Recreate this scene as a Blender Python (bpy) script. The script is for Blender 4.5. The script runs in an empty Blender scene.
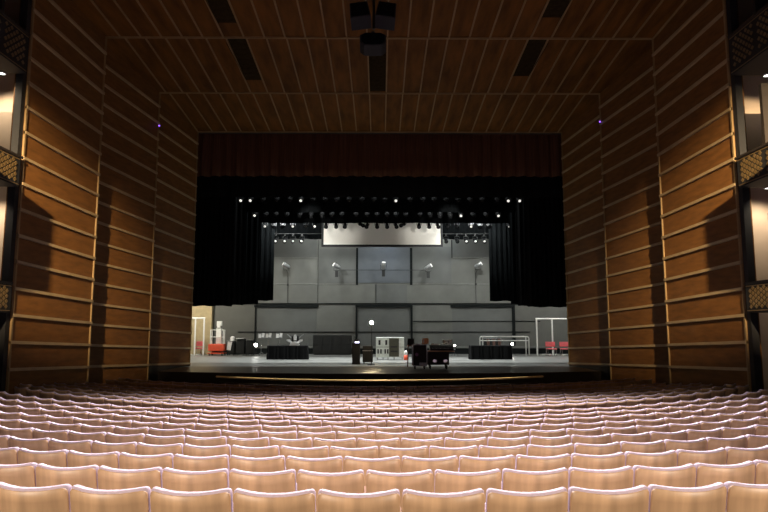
import bpy, bmesh, math, random
from mathutils import Vector, Matrix
random.seed(7)
sc = bpy.context.scene
COL = sc.collection
PI = math.pi
EYE = 2.68            # eye height above the front of the house floor
STAGE = 0.89          # stage floor height
FPX = 625.0
TILT = math.radians(6.66)
YAW = math.radians(-0.37)

# ------------------------------------------------------------------ helpers
def srgb(r, g, b):
    f = lambda c: (c/255/12.92) if c/255 <= 0.04045 else ((c/255+0.055)/1.055)**2.4
    return (f(r), f(g), f(b), 1)

CR = Matrix.Rotation(YAW, 3, 'Z') @ Matrix.Rotation(PI/2+TILT, 3, 'X')
def P(px, py, Y):
    """world point at distance Y in front of the viewpoint, seen at (px, py)"""
    d = CR @ Vector(((px-384)/FPX, (256-py)/FPX, -1))
    return Vector((0, 0, EYE)) + d*(Y/d.y)
def X_at(px, Y):
    return P(px, 340, Y).x
def Z_at(py, Y):
    return P(384, py, Y).z

def nodes_of(name):
    m = bpy.data.materials.new(name); m.use_nodes = True
    nt = m.node_tree; b = nt.nodes['Principled BSDF']
    return m, nt, b
def mat(name, col, rough=0.6, metal=0.0, var=0.12, scale=8.0, stretch=(1, 1, 1), emit=None, estr=0.0, bump=0.0, spec=0.5):
    m, nt, b = nodes_of(name)
    b.inputs['Roughness'].default_value = rough
    b.inputs['Metallic'].default_value = metal
    b.inputs['Specular IOR Level'].default_value = spec
    tc = nt.nodes.new('ShaderNodeTexCoord'); mp = nt.nodes.new('ShaderNodeMapping')
    mp.inputs['Scale'].default_value = stretch
    nt.links.new(tc.outputs['Object'], mp.inputs['Vector'])
    n = nt.nodes.new('ShaderNodeTexNoise'); n.inputs['Scale'].default_value = scale; n.inputs['Detail'].default_value = 4
    nt.links.new(mp.outputs['Vector'], n.inputs['Vector'])
    r = nt.nodes.new('ShaderNodeValToRGB')
    r.color_ramp.elements[0].position = 0.3; r.color_ramp.elements[1].position = 0.7
    r.color_ramp.elements[0].color = tuple(c*(1-var) for c in col[:3])+(1,)
    r.color_ramp.elements[1].color = tuple(min(1, c*(1+var)) for c in col[:3])+(1,)
    nt.links.new(n.outputs['Fac'], r.inputs['Fac'])
    nt.links.new(r.outputs['Color'], b.inputs['Base Color'])
    if bump:
        bp = nt.nodes.new('ShaderNodeBump'); bp.inputs['Strength'].default_value = bump; bp.inputs['Distance'].default_value = 0.02
        nt.links.new(n.outputs['Fac'], bp.inputs['Height']); nt.links.new(bp.outputs['Normal'], b.inputs['Normal'])
    if emit:
        b.inputs['Emission Color'].default_value = emit; b.inputs['Emission Strength'].default_value = estr
    return m

M = {}
M['panel'] = mat('panel_wood', (0.165, 0.071, 0.018), 0.6, var=0.22, scale=1.6, stretch=(1, 1, 5), spec=0.2)
M['ceil'] = mat('ceiling_wood', (0.135, 0.054, 0.010), 0.7, var=0.38, scale=1.5, stretch=(2, .4, 1), spec=0.1)
M['slat'] = mat('slat_wood', (0.36, 0.26, 0.135), 0.45, var=0.12, scale=3)
M['batten'] = mat('batten_wood', (0.27, 0.18, 0.08), 0.6, var=0.1, scale=3, spec=0.2)
M['seatwood'] = mat('seat_wood', (0.46, 0.29, 0.16), 0.44, var=0.2, scale=2.2, stretch=(6, 1, 0.8))
M['cushion'] = mat('seat_fabric', (0.44, 0.35, 0.41), 0.85, var=0.08, scale=60)
M['iron'] = mat('seat_iron', (0.03, 0.025, 0.025), 0.5, var=0.1)
M['arm'] = mat('arm_wood', (0.22, 0.10, 0.05), 0.4, var=0.15, scale=5, stretch=(5, 1, 1))
M['carpet'] = mat('dark_carpet', (0.035, 0.018, 0.016), 0.95, var=0.3, scale=90)
M['black'] = mat('black_paint', (0.010, 0.010, 0.011), 0.7, var=0.2)
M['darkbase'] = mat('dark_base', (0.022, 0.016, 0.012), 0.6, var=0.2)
M['velour'] = mat('black_velour', (0.006, 0.0065, 0.007), 0.95, var=0.3, scale=12, spec=0.1)
M['legcloth'] = mat('dark_serge', (0.0035, 0.004, 0.0043), 1.0, var=0.3, scale=12, spec=0.0)
M['red'] = mat('rust_red_velour', (0.105, 0.042, 0.017), 0.9, var=0.3, scale=3, stretch=(5, 5, .2))
M['stagefloor'] = mat('stage_floor', (0.20, 0.205, 0.196), 0.40, var=0.12, scale=2.5)
M['apron'] = mat('apron_floor', (0.075, 0.058, 0.036), 0.38, var=0.15, scale=2.5, spec=0.8)
M['backwall'] = mat('back_wall_paint', (0.118, 0.120, 0.108), 0.75, var=0.10, scale=1.2)
M['backwall2'] = mat('back_panel_paint', (0.098, 0.102, 0.096), 0.75, var=0.10, scale=1.2)
M['bluebay'] = mat('blue_grey_paint', (0.075, 0.085, 0.095), 0.7, var=0.10, scale=1.5)
M['seam'] = mat('seam_dark', (0.010, 0.012, 0.012), 0.8, spec=0.1)
M['lightseam'] = mat('seam_light', (0.16, 0.165, 0.152), 0.7)
M['tanwall'] = mat('tan_wing_wall', (0.46, 0.37, 0.21), 0.8, var=0.12, scale=3)
M['screen'] = mat('screen_cloth', (0.84, 0.81, 0.74), 0.9, var=0.015)
M['brass'] = mat('brass', (0.92, 0.74, 0.38), 0.4, metal=0.3, var=0.06)
M['white'] = mat('white_paint', (0.82, 0.82, 0.78), 0.5, var=0.04)
M['grey'] = mat('grey_metal', (0.35, 0.36, 0.36), 0.4, metal=0.6)
M['chrome'] = mat('chrome', (0.75, 0.75, 0.75), 0.22, metal=1.0, var=0.05)
M['redpaint'] = mat('orange_red_paint', (0.72, 0.10, 0.045), 0.45, var=0.08)
M['redcloth'] = mat('red_upholstery', (0.66, 0.13, 0.14), 0.8, var=0.12)
M['pinkplaster'] = mat('pale_plaster', (0.62, 0.49, 0.37), 0.85, var=0.06, scale=2)
M['gold'] = mat('gold_lattice', (0.19, 0.125, 0.05), 0.4, metal=0.3)
M['bulb'] = mat('bulb_glass', (1, 0.9, 0.7), 0.3, emit=(1, 0.78, 0.45, 1), estr=330)
M['led'] = mat('lens_lit', (0.8, 0.8, 0.8), 0.2, emit=(1, 0.96, 0.88, 1), estr=1.0)
M['lens'] = mat('lens_dim', (0.025, 0.026, 0.028), 0.5, spec=0.2)
M['flood'] = mat('floodlight_face', (1, 1, 1), 0.3, emit=(1, 0.97, 0.9, 1), estr=32)
M['bluescreen'] = mat('lit_display', (0.5, 0.5, 0.8), 0.3, emit=(0.72, 0.70, 1, 1), estr=5)
M['purple'] = mat('purple_led', (0.3, 0.1, 0.8), 0.3, emit=(0.28, 0.10, 1, 1), estr=4)
M['downlight'] = mat('downlight_face', (1, 1, 1), 0.3, emit=(1, 0.95, 0.9, 1), estr=6)
M['orange'] = mat('amber_wood', (0.55, 0.22, 0.06), 0.4)
M['beige'] = mat('beige_edge', (0.50, 0.42, 0.32), 0.5)
M['paper'] = mat('white_paper', (0.85, 0.85, 0.85), 0.8, var=0.03)
M['darkgrey'] = mat('dark_grey', (0.011, 0.012, 0.0115), 0.6)
M['speakergrey'] = mat('pale_grey_paint', (0.62, 0.66, 0.62), 0.6)
M['olive'] = mat('dark_olive', (0.055, 0.055, 0.038), 0.6)
M['tablecloth'] = mat('black_tablecloth', (0.004, 0.004, 0.0045), 0.9, spec=0.15)
M['brownCloth'] = mat('brown_cloth', (0.13, 0.07, 0.055), 0.9, var=0.3)
M['ventgrille'] = mat('vent_grille', (0.034, 0.024, 0.011), 0.9, var=0.2, spec=0.0)

class MB:
    def __init__(s): s.bm = bmesh.new(); s.mi = 0
    def verts(s, vs, fs):
        v = [s.bm.verts.new(p) for p in vs]
        for f in fs:
            try:
                fc = s.bm.faces.new([v[i] for i in f]); fc.material_index = s.mi
            except ValueError: pass
        return s
    def box(s, x0, x1, y0, y1, z0, z1, mtx=None):
        vs = [Vector((x, y, z)) for z in (z0, z1) for y in (y0, y1) for x in (x0, x1)]
        if mtx: vs = [mtx @ v for v in vs]
        return s.verts(vs, [(0, 2, 3, 1), (4, 5, 7, 6), (0, 1, 5, 4), (2, 6, 7, 3), (0, 4, 6, 2), (1, 3, 7, 5)])
    def hexa(s, a, b):
        """two quads (lists of four points) joined into a solid"""
        return s.verts(list(a)+list(b), [(3, 2, 1, 0), (4, 5, 6, 7), (0, 1, 5, 4), (1, 2, 6, 5), (2, 3, 7, 6), (3, 0, 4, 7)])
    def tube(s, pts, r, n=8, r2=None):
        pts = [Vector(p) for p in pts]; rings = []
        for i, p in enumerate(pts):
            d = (pts[min(i+1, len(pts)-1)]-pts[max(i-1, 0)]).normalized()
            up = Vector((0, 0, 1)) if abs(d.z) < 0.9 else Vector((1, 0, 0))
            a = d.cross(up).normalized(); b = d.cross(a)
            rr = r if r2 is None else r+(r2-r)*i/(len(pts)-1)
            rings.append([p+(a*math.cos(2*PI*k/n)+b*math.sin(2*PI*k/n))*rr for k in range(n)])
        vs = [v for rg in rings for v in rg]; fs = []
        for i in range(len(pts)-1):
            for k in range(n):
                fs.append((i*n+k, i*n+(k+1) % n, (i+1)*n+(k+1) % n, (i+1)*n+k))
        fs.append(tuple(reversed(range(n)))); fs.append(tuple(range((len(pts)-1)*n, len(pts)*n)))
        return s.verts(vs, fs)
    def lathe(s, prof, c=(0, 0, 0), n=16, mtx=None):
        vs = []; fs = []
        for r, z in prof:
            for k in range(n):
                v = Vector((c[0]+max(r, 1e-4)*math.cos(2*PI*k/n), c[1]+max(r, 1e-4)*math.sin(2*PI*k/n), c[2]+z))
                vs.append(mtx @ v if mtx else v)
        for i in range(len(prof)-1):
            for k in range(n):
                fs.append((i*n+k, i*n+(k+1) % n, (i+1)*n+(k+1) % n, (i+1)*n+k))
        fs.append(tuple(reversed(range(n)))); fs.append(tuple(range((len(prof)-1)*n, len(prof)*n)))
        return s.verts(vs, fs)
    def prism(s, poly, y0, y1, mtx=None):
        """polygon in xz, extruded along y"""
        n = len(poly)
        vs = [Vector((x, y0, z)) for x, z in poly]+[Vector((x, y1, z)) for x, z in poly]
        if mtx: vs = [mtx @ v for v in vs]
        fs = [tuple(range(n)), tuple(reversed(range(n, 2*n)))]+[(i, i+n, (i+1) % n+n, (i+1) % n) for i in range(n)]
        return s.verts(vs, fs)
    def build(s, name, m, parent=None, smooth=False, bevel=0.0, loc=None, flat_angle=None):
        me = bpy.data.meshes.new(name)
        bmesh.ops.recalc_face_normals(s.bm, faces=s.bm.faces)
        if smooth:
            for f in s.bm.faces: f.smooth = True
        s.bm.to_mesh(me); s.bm.free()
        for mm in (m if isinstance(m, list) else [m]): me.materials.append(mm)
        o = bpy.data.objects.new(name, me); COL.objects.link(o)
        if parent: o.parent = parent
        if loc: o.location = loc
        if bevel:
            b = o.modifiers.new('bevel', 'BEVEL'); b.width = bevel; b.segments = 2; b.limit_method = 'ANGLE'
        return o
def tag(o, label=None, cat=None, group=None, kind=None):
    if label: o['label'] = label
    if cat: o['category'] = cat
    if group: o['group'] = group
    if kind: o['kind'] = kind
    return o
def thing(name, label, cat, loc=(0, 0, 0), rz=0, group=None):
    o = bpy.data.objects.new(name, None); COL.objects.link(o)
    o.location = loc; o.rotation_euler = (0, 0, rz); o.empty_display_size = 0.2
    return tag(o, label, cat, group)
def struct(o): o['kind'] = 'structure'; return o
def copy_tree(o, parent=None):
    c = o.copy(); COL.objects.link(c)
    if parent: c.parent = parent
    for ch in list(o.children): copy_tree(ch, c)
    return c
def sheet(name, m, pts_fn, nu, nv, thick, parent=None):
    """a cloth of real thickness: pts_fn(u, v) -> point, thick along y"""
    mb = MB(); vs = []
    for side in (0, 1):
        for j in range(nv+1):
            for i in range(nu+1):
                p = Vector(pts_fn(i/nu, j/nv)); p.y += thick*side; vs.append(p)
    N = (nu+1)*(nv+1); fs = []
    for j in range(nv):
        for i in range(nu):
            a = j*(nu+1)+i
            fs.append((a, a+1, a+nu+2, a+nu+1)); fs.append((N+a+nu+1, N+a+nu+2, N+a+1, N+a))
    rim = [i for i in range(nu+1)]+[j*(nu+1)+nu for j in range(1, nv+1)]+[nv*(nu+1)+i for i in range(nu-1, -1, -1)]+[j*(nu+1) for j in range(nv-1, 0, -1)]
    for k in range(len(rim)):
        a, b = rim[k], rim[(k+1) % len(rim)]
        fs.append((a, a+N, b+N, b))
    mb.verts(vs, fs)
    return mb.build(name, m, parent, smooth=True)

# ------------------------------------------------------------------ house floor and seats
WSEAT = 0.53
K = 0.964
ROWY = [K*y for y in [4.15+0.96*i for i in range(10)]+[14.05, 15.0, 15.97, 16.93, 17.9, 18.85, 20.2, 21.1]]
ROWPY = [492, 471.8, 457.6, 447.4, 439, 432.4, 426.8, 421.3, 417.1, 413.3, 407.7, 404.6, 401.3, 398.3, 395.7, 393.1, 388.8, 386.5]
GAPPX = [401.6, 365, 401.3, 379, 400.5, 375.3, 402.8, 386.5, 400.9, 388.4, 398.9, 390.4, 399.6, 387.8, 378, 391.7, 379.3, 384]
SEATH = 0.862
ARC = 18.0
TOPZ = [P(384, py, y).z for y, py in zip(ROWY, ROWPY)]
FS = [(-6.0, TOPZ[0]-SEATH+0.80), (0.0, TOPZ[0]-SEATH+0.34)]+[(y, z-SEATH) for y, z in zip(ROWY, TOPZ)]+[(22.0, 0.0), (60.0, 0.0)]
def raise_(x):
    x = min(abs(x), 11.0)
    return 0.0013*x*x+0.000017*x**4
def sag(x):
    x = min(abs(x), 15.0)
    return ARC-math.sqrt(ARC*ARC-x*x)
def lvl(s):
    for (a, za), (b, zb) in zip(FS, FS[1:]):
        if s <= b:
            return za+(zb-za)*(s-a)/(b-a)
    return FS[-1][1]
def floor_z(x, y):
    s = y-sag(x)
    return lvl(s)+raise_(x)*(1-0.75*min(1, max(0, (s-13.5)/5.0)))

mb = MB(); nx, ny = 56, 66; vs = []
for j in range(ny+1):
    for i in range(nx+1):
        x = -14+28*i/nx; y = -3+30*j/ny
        vs.append((x, y, floor_z(x, y)))
mb.verts(vs, [(j*(nx+1)+i, j*(nx+1)+i+1, (j+1)*(nx+1)+i+1, (j+1)*(nx+1)+i) for j in range(ny) for i in range(nx)])
struct(mb.build('floor', M['carpet'], smooth=True))

def back_pt(x, z):            # the back's middle surface; +y faces the stage
    t = 2*x/WSEAT
    return -0.072*(1-t*t)-(z-0.42)*math.tan(math.radians(11))
def slab(mb, W, z0, ztop, r, off0, off1, layers, up=0.020, nz=6):
    """a curved upright pad with rounded top corners between offsets off0 and off1"""
    hw = W/2
    us = [-1, -.985, -.95, -.90, -.84, -.6, -.3, 0, .3, .6, .84, .90, .95, .985, 1]
    L = len(layers); vs = []; nu = len(us)
    for tau, ins in layers:
        for j in range(nz+1):
            for u in us:
                x = u*(hw-ins)
                e = max(0, abs(x)-(hw-ins-r))
                zt = ztop-ins+up*u*u-(r-math.sqrt(max(0, r*r-e*e)))
                zb = z0+ins
                z = zb+(zt-zb)*(j/nz)**0.8
                vs.append((x, back_pt(x, z)+off0+(off1-off0)*tau, z))
    n = nu*(nz+1); fs = []
    for j in range(nz):
        for i in range(nu-1):
            a = j*nu+i
            fs.append((a, a+1, a+nu+1, a+nu))
            b = (L-1)*n+a
            fs.append((b+nu, b+nu+1, b+1, b))
    rim = list(range(nu))+[j*nu+nu-1 for j in range(1, nz+1)]+[nz*nu+i for i in range(nu-2, -1, -1)]+[j*nu for j in range(nz-1, 0, -1)]
    for l in range(L-1):
        for k in range(len(rim)):
            a, b = rim[k], rim[(k+1) % len(rim)]
            fs.append((l*n+a, (l+1)*n+a, (l+1)*n+b, l*n+b))
    return mb.verts(vs, fs)
def seat_shell(mb): return slab(mb, WSEAT-0.012, 0.30, 0.842, 0.034, 0.0, 0.016, [(0, 0.003), (0.5, 0), (1, 0.003)])
def seat_pad(mb): return slab(mb, WSEAT-0.016, 0.40, SEATH-0.004, 0.030, 0.0165, 0.085, [(0, 0.004), (0.12, 0.0), (0.6, 0.001), (0.85, 0.007), (1, 0.020)])
def seat_bottom(mb):          # tipped up
    R = Matrix.Translation((0, 0.17, 0.33)) @ Matrix.Rotation(math.radians(74), 4, 'X')
    return mb.box(-0.222, 0.222, 0, 0.38, 0.0, 0.08, R)
def seat_arm(mb):
    x = -WSEAT/2
    return mb.box(x-0.024, x+0.024, 0.13, 0.44, 0.60, 0.635)
def seat_stand(mb):
    x = -WSEAT/2
    mb.box(x-0.012, x+0.012, 0.14, 0.34, 0.03, 0.598)
    return mb.box(x-0.03, x+0.03, 0.10, 0.42, 0.0, 0.03)
proto = thing('theatre_seat', 'x', 'seat')
seat_shell(MB_ := MB()); MB_.build('backrest', M['seatwood'], proto, smooth=True)['label'] = 'tan wooden back panel'
seat_pad(MB_ := MB()); MB_.build('back_cushion', M['cushion'], proto, smooth=True)['label'] = 'pale mauve back cushion'
seat_bottom(MB_ := MB()); MB_.build('seat_cushion', M['cushion'], proto, bevel=0.02)
seat_arm(MB_ := MB()); MB_.build('armrest', M['arm'], proto, bevel=0.008)
seat_stand(MB_ := MB()); MB_.build('pedestal', M['iron'], proto)

ORD = ['', 'first', 'second', 'third', 'fourth', 'fifth', 'sixth', 'seventh', 'eighth', 'ninth', 'tenth', 'eleventh', 'twelfth', 'thirteenth', 'fourteenth',
       'fifteenth', 'sixteenth', 'seventeenth', 'eighteenth', 'nineteenth', 'twentieth']
def wall_x(y):     # inner face of the side walls
    if y < 17.2: return 9.75
    return 10.08-0.056*(y-17.2)
INV = CR.transposed()
def to_px(p):
    q = INV @ (Vector(p)-Vector((0, 0, EYE)))
    return (384+FPX*q.x/-q.z, 256-FPX*q.y/-q.z)
seats = []      # row, x, y, z, rz, visible
for ri, s in enumerate(ROWY):
    gx = P(GAPPX[ri], ROWPY[ri], s).x
    a0 = (gx+WSEAT/2)/ARC
    da = WSEAT/ARC
    for k in range(-40, 41):
        a = a0+k*da
        if abs(a) > 0.80: continue
        x = ARC*math.sin(a); y = s+0.13+ARC*(1-math.cos(a))
        if abs(x)+0.32 > wall_x(y): continue
        z = floor_z(x, y)
        # local +y of the seat points at the stage, turned inwards along the arc
        rz = a
        R = Matrix.Translation((x, y, z)) @ Matrix.Rotation(rz, 4, 'Z')
        pl = to_px(R @ Vector((-0.2, -0.1, 0.83)))[0]; pr = to_px(R @ Vector((0.2, -0.1, 0.83)))[0]
        vis = pr > 3 and pl < 765
        # keep two more seats past each edge of the view
        m = (pr-pl)*3.2
        if not vis and (pr < -m or pl > 768+m): continue
        seats.append(dict(row=ri, x=x, y=y, z=z, rz=rz, vis=vis, R=R, d=(Vector((x, y, z+.85))-Vector((0, 0, EYE))).length, px=pl))
visible = sorted([q for q in seats if q['vis']], key=lambda q: q['d'])
single = set(id(q) for q in visible[:300])
for ri in range(len(ROWY)):
    row = sorted([q for q in seats if q['vis'] and q['row'] == ri], key=lambda q: q['px'])
    n = len(row)
    for i, q in enumerate(row):
        left = i+1; right = n-i
        rowtxt = 'the nearest row' if ri == 0 else 'the %s nearest row' % ORD[ri+1]
        if left <= right:
            q['label'] = 'wooden-backed theatre seat in %s, %s from the left edge of the photo' % (rowtxt, ORD[left] if left <= 20 else str(left)+'th')
        else:
            q['label'] = 'wooden-backed theatre seat in %s, %s from the right edge of the photo' % (rowtxt, ORD[right] if right <= 20 else str(right)+'th')
first = True
stuff = []
for q in seats:
    if id(q) in single:
        o = proto if first else copy_tree(proto)
        first = False
        o.location = (q['x'], q['y'], q['z']); o.rotation_euler = (0, 0, q['rz'])
        o['label'] = q['label']; o['category'] = 'seat'; o['group'] = 'theatre seats in curved rows'
    else:
        stuff.append(q)
far = MB()
tm = MB(); seat_shell(tm); tm.mi = 1; seat_pad(tm); seat_bottom(tm); tm.mi = 2; seat_stand(tm); seat_arm(tm)
tme = bpy.data.meshes.new('seat_copy'); bmesh.ops.recalc_face_normals(tm.bm, faces=tm.bm.faces); tm.bm.to_mesh(tme); tm.bm.free()
for q in stuff:
    n0 = len(far.bm.verts)
    far.bm.from_mesh(tme); far.bm.verts.ensure_lookup_table()
    bmesh.ops.transform(far.bm, matrix=q['R'], verts=far.bm.verts[n0:])
bpy.data.meshes.remove(tme)
fo = far.build('theatre_seat_rows', [M['seatwood'], M['cushion'], M['iron']], smooth=True)
tag(fo, 'farthest rows of theatre seats just before the stage rail', 'seats', kind='stuff')

# ------------------------------------------------------------------ portal walls and ceiling
# (near y, near half width, far y, far half width)
PAN = [(17.2, 10.08, 21.4, 9.83), (21.4, 10.40, 26.2, 9.58), (26.2, 10.05, 31.0, 9.31)]
SL = -0.042                       # slats and ceiling dip towards the stage
Z0 = EYE-1.27                     # lowest slat at y = 21.4
STEP = 0.735
def ceil_z(y): return EYE+10.40-0.040*(y-21.4)
names = ['front', 'middle', 'inner']
for sx, side in ((-1, 'left'), (1, 'right')):
    for k, (ya, xa, yb, xb) in enumerate(PAN):
        zb0 = lambda y: -0.3
        A = [Vector((sx*xa, ya, -0.3)), Vector((sx*xb, yb, -0.3)), Vector((sx*xb, yb, ceil_z(yb)+0.25)), Vector((sx*xa, ya, ceil_z(ya)+0.25))]
        off = Vector((sx*0.35, 0, 0))
        mb = MB(); mb.hexa(A, [p+off for p in A])
        w = struct(mb.build('wall_%s_%s' % (side, names[k]), M['panel']))
        d = Vector((sx*xb-sx*xa, yb-ya, 0)); n = Vector((-sx, 0, 0))
        mb = MB()
        j = 0
        while True:
            zz = Z0+STEP*j
            za = zz+SL*(ya-21.4); zb = zz+SL*(yb-21.4)
            if zb > ceil_z(yb)-0.25: break
            h, dp = 0.042, 0.075
            a = [Vector((sx*xa, ya, za-h)), Vector((sx*xb, yb, zb-h)), Vector((sx*xb, yb, zb+h)), Vector((sx*xa, ya, za+h))]
            mb.hexa(a, [p+n*dp for p in a])
            j += 1
        mb.build('slats', M['slat'], w)
        mb = MB()
        for (x, y, wd) in ((xb, yb, -0.05), (xa, ya, 0.07)):
            if k and wd > 0: continue
            a = [Vector((sx*x, y, -0.2)), Vector((sx*x, y+wd, -0.2)), Vector((sx*x, y+wd, ceil_z(y))), Vector((sx*x, y, ceil_z(y)))]
            mb.hexa(a, [p+n*0.05 for p in a])
        mb.build('edge_trim', M['batten'], w)
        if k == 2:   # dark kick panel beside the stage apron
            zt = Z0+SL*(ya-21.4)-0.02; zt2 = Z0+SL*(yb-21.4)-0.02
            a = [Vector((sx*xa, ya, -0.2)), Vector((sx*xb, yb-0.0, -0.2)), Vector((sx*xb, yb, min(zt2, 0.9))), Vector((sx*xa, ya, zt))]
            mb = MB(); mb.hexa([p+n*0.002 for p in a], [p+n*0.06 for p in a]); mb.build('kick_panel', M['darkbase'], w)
CP = [(9.0, 0.12, 21.4, 0.0), (21.4, 0.18, 26.2, 0.0), (26.2, 0.18, 31.0, 0.0)]
for k, (ya, ra, yb, rb) in enumerate(CP):
    za, zb = ceil_z(ya)+ra, ceil_z(yb)+rb
    hw = 10.5
    mb = MB()
    A = [Vector((-hw, ya, za)), Vector((hw, ya, za)), Vector((hw, yb, zb)), Vector((-hw, yb, zb))]
    mb.hexa(A, [p+Vector((0, 0, 0.3)) for p in A])
    c = struct(mb.build('ceiling_%s' % names[k], M['ceil']))
    mb = MB()
    xin = PAN[k][3]
    for j in range(-14, 14):
        x = (j+0.5)*0.735-0.10
        if abs(x) > xin: continue
        a = [Vector((x-0.026, ya, za)), Vector((x+0.026, ya, za)), Vector((x+0.026, yb, zb)), Vector((x-0.026, yb, zb))]
        mb.hexa(a, [p-Vector((0, 0, 0.05)) for p in a])
    mb.box(-xin, xin, yb-0.05, yb, zb-0.06, zb+0.02)
    mb.build('battens', M['batten'], c)
    # the step above each portal
    if k < 2:
        zn = ceil_z(yb)+CP[k+1][1]
        mb = MB(); mb.box(-hw, hw, yb-0.02, yb+0.0, zb+0.01, zn+0.3); mb.build('riser', M['panel'], c)
# dark slots let into the ceiling between battens
def slot(j, y0, y1, k, label):
    x = (j+1)*0.735-0.10
    ya, ra, yb, rb = CP[k]
    f = lambda y: ceil_z(ya)+ra+(ceil_z(yb)+rb-ceil_z(ya)-ra)*(y-ya)/(yb-ya)
    hw = 0.735/2-0.04
    t = thing('ceiling_vent', label, 'vent', (x, (y0+y1)/2, f((y0+y1)/2)), group='dark vents in the ceiling')
    l = Vector(t.location)
    a = [Vector((x-hw, y0, f(y0)-0.003))-l, Vector((x+hw, y0, f(y0)-0.003))-l, Vector((x+hw, y1, f(y1)-0.003))-l, Vector((x-hw, y1, f(y1)-0.003))-l]
    mb = MB(); mb.hexa(a, [p-Vector((0, 0, 0.015)) for p in a]); mb.build('plate', M['ventgrille'], t)
    mb = MB()
    n = 9
    for i in range(n):
        y = y0+(y1-y0)*(i+0.5)/n
        mb.box(-hw, hw, y-l.y-0.02, y-l.y+0.02, f(y)-l.z-0.034, f(y)-l.z-0.018)
    for q in (-hw, hw-0.02): mb.box(q, q+0.02, y0-l.y, y1-l.y, f(y1)-l.z-0.03, f(y1)-l.z-0.018)
    mb.build('grille', M['ventgrille'], t)
slot(-8, 17.6, 20.4, 0, 'dark vent slot in the front ceiling bay, left side')
slot(7, 17.6, 20.0, 0, 'dark vent slot in the front ceiling bay, right side')
slot(-8, 21.6, 25.0, 1, 'long dark vent slot in the second ceiling bay, left side')
slot(7, 21.6, 24.6, 1, 'long dark vent slot in the second ceiling bay, right side')
slot(-1, 22.6, 26.0, 1, 'long dark vent slot on the ceiling centre line behind the hanging loudspeakers')

# outer shell of the house
for sx, side in ((-1, 'left'), (1, 'right')):
    mb = MB(); mb.box(sx*14.0, sx*14.3, -3, 31, -0.5, 15); struct(mb.build('wall_%s_outer' % side, M['darkbase']))
mb = MB(); mb.box(-14, 14, -3, 9.0, 15.0, 15.3); struct(mb.build('ceiling_rear', M['black']))

# ------------------------------------------------------------------ side boxes
FAS = [(EYE+0.44, EYE+1.20), (EYE+3.90, EYE+4.70), (EYE+7.15, EYE+8.25)]
lvname = ['lowest', 'middle', 'top']
for sx, side in ((-1, 'left'), (1, 'right')):
    mb = MB(); mb.box(min(sx*10.35, sx*14), max(sx*10.35, sx*14), 17.75, 18.0, -0.3, 14); struct(mb.build('wall_%s_box_end' % side, M['pinkplaster']))
    mb = MB(); mb.box(min(sx*10.085, sx*10.28), max(sx*10.085, sx*10.28), 17.0, 17.19, -0.3, 14); struct(mb.build('trim_%s_box_gap_shade' % side, M['black']))  # black strip: the shade of the corner gap put into its colour
    mb = MB(); mb.box(min(sx*13.6, sx*13.99), max(sx*13.6, sx*13.99), 9, 17.7, -0.3, 14); struct(mb.build('wall_%s_box_rear' % side, M['darkbase']))
    for lv, (z0, z1) in enumerate(FAS):
        t = thing('box_balcony', '%s box balcony with gold lattice front at the far %s of the hall' % (lvname[lv], side), 'balcony', (sx*10.0, 13.5, z0), group='lattice-fronted side boxes')
        def B(m, xa, xb, y0, y1, za, zb):   # inwards positive distances from the front face, towards the outer wall
            x0, x1 = sx*xa, sx*xb
            m.box(min(x0, x1), max(x0, x1), y0, y1, za, zb)
        mb = MB(); B(mb, 0.10, 3.58, -4.5, 3.48, 0.0, 0.16); mb.build('slab', M['black'], t)
        mb = MB(); B(mb, 0.06, 3.58, 2.3, 2.42, 0.17, 2.55); mb.build('divider', M['darkbase'], t)  # added partition, blocks the portal lamps from the box end wall
        mb = MB(); B(mb, -0.04, 0.10, -0.25, 3.45, 0.0, z1-z0); mb.build('front', M['black'], t)
        mb = MB(); B(mb, -1.23, 0.10, -4.5, -0.26, -0.75 if lv < 2 else 0.0, z1-z0+0.05); mb.build('shadow_bay', M['black'], t)  # unseen bulge, added to cast shadows onto the front portal panel
        mb = MB(); B(mb, -0.07, 0.14, -0.25, 3.46, z1-z0, z1-z0+0.06); mb.build('cap_rail', M['darkbase'], t)
        # gold lattice: diamonds in framed bays
        mb = MB()
        H = z1-z0; bay = 1.15; nrow = 4
        y = 3.40
        for zz in (0.05, H-0.05): mb.box(min(sx*-0.042, sx*-0.055), max(sx*-0.042, sx*-0.055), -0.2, 3.42, zz-0.012, zz+0.012)
        while y > 0.9:
            for r in range(nrow):
                for c in range(4):
                    for q in range(2):
                        cy = y-0.17-(c+0.5*q)*0.24; cz = H*0.14+(r+0.5*q+0.35)*H*0.74/nrow
                        if cy < y-bay+0.12: continue
                        hy, hz = 0.068, 0.060
                        x0 = sx*-0.042; x1 = sx*-0.060
                        p = [Vector((x0, cy-hy, cz)), Vector((x0, cy, cz-hz)), Vector((x0, cy+hy, cz)), Vector((x0, cy, cz+hz))]
                        mb.hexa(p, [v+Vector((x1-x0, 0, 0)) for v in p])
            y -= bay
        mb.build('lattice', M['gold'], t)
# downlights under the boxes (the lit ones the photo shows)
DL = []
for sx, lv, y, x, lab in ((-1, 2, 16.9, 10.62, 'small bright downlight under the top box on the left'),
                          (1, 1, 16.9, 10.75, 'small bright downlight under the middle box on the right'),
                          (-1, 1, 16.9, 10.95, 'small recessed downlight under the middle box on the left'),
                          (1, 2, 16.9, 10.95, 'small recessed downlight under the top box on the right')):
    z = FAS[lv][0]
    t = thing('downlight', lab, 'ceiling light', (sx*x, y, z-0.005), group='downlights under the side boxes')
    mb = MB(); mb.lathe([(0.11, 0), (0.11, -0.03), (0.09, -0.035), (0.085, 0)]); mb.build('trim_ring', M['grey'], t, smooth=False)
    mb = MB(); mb.lathe([(0.0, -0.012), (0.083, -0.012), (0.083, -0.02), (0.0, -0.03)]); mb.build('diffuser', M['downlight'], t)
    DL.append((sx*x, y, z))

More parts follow.
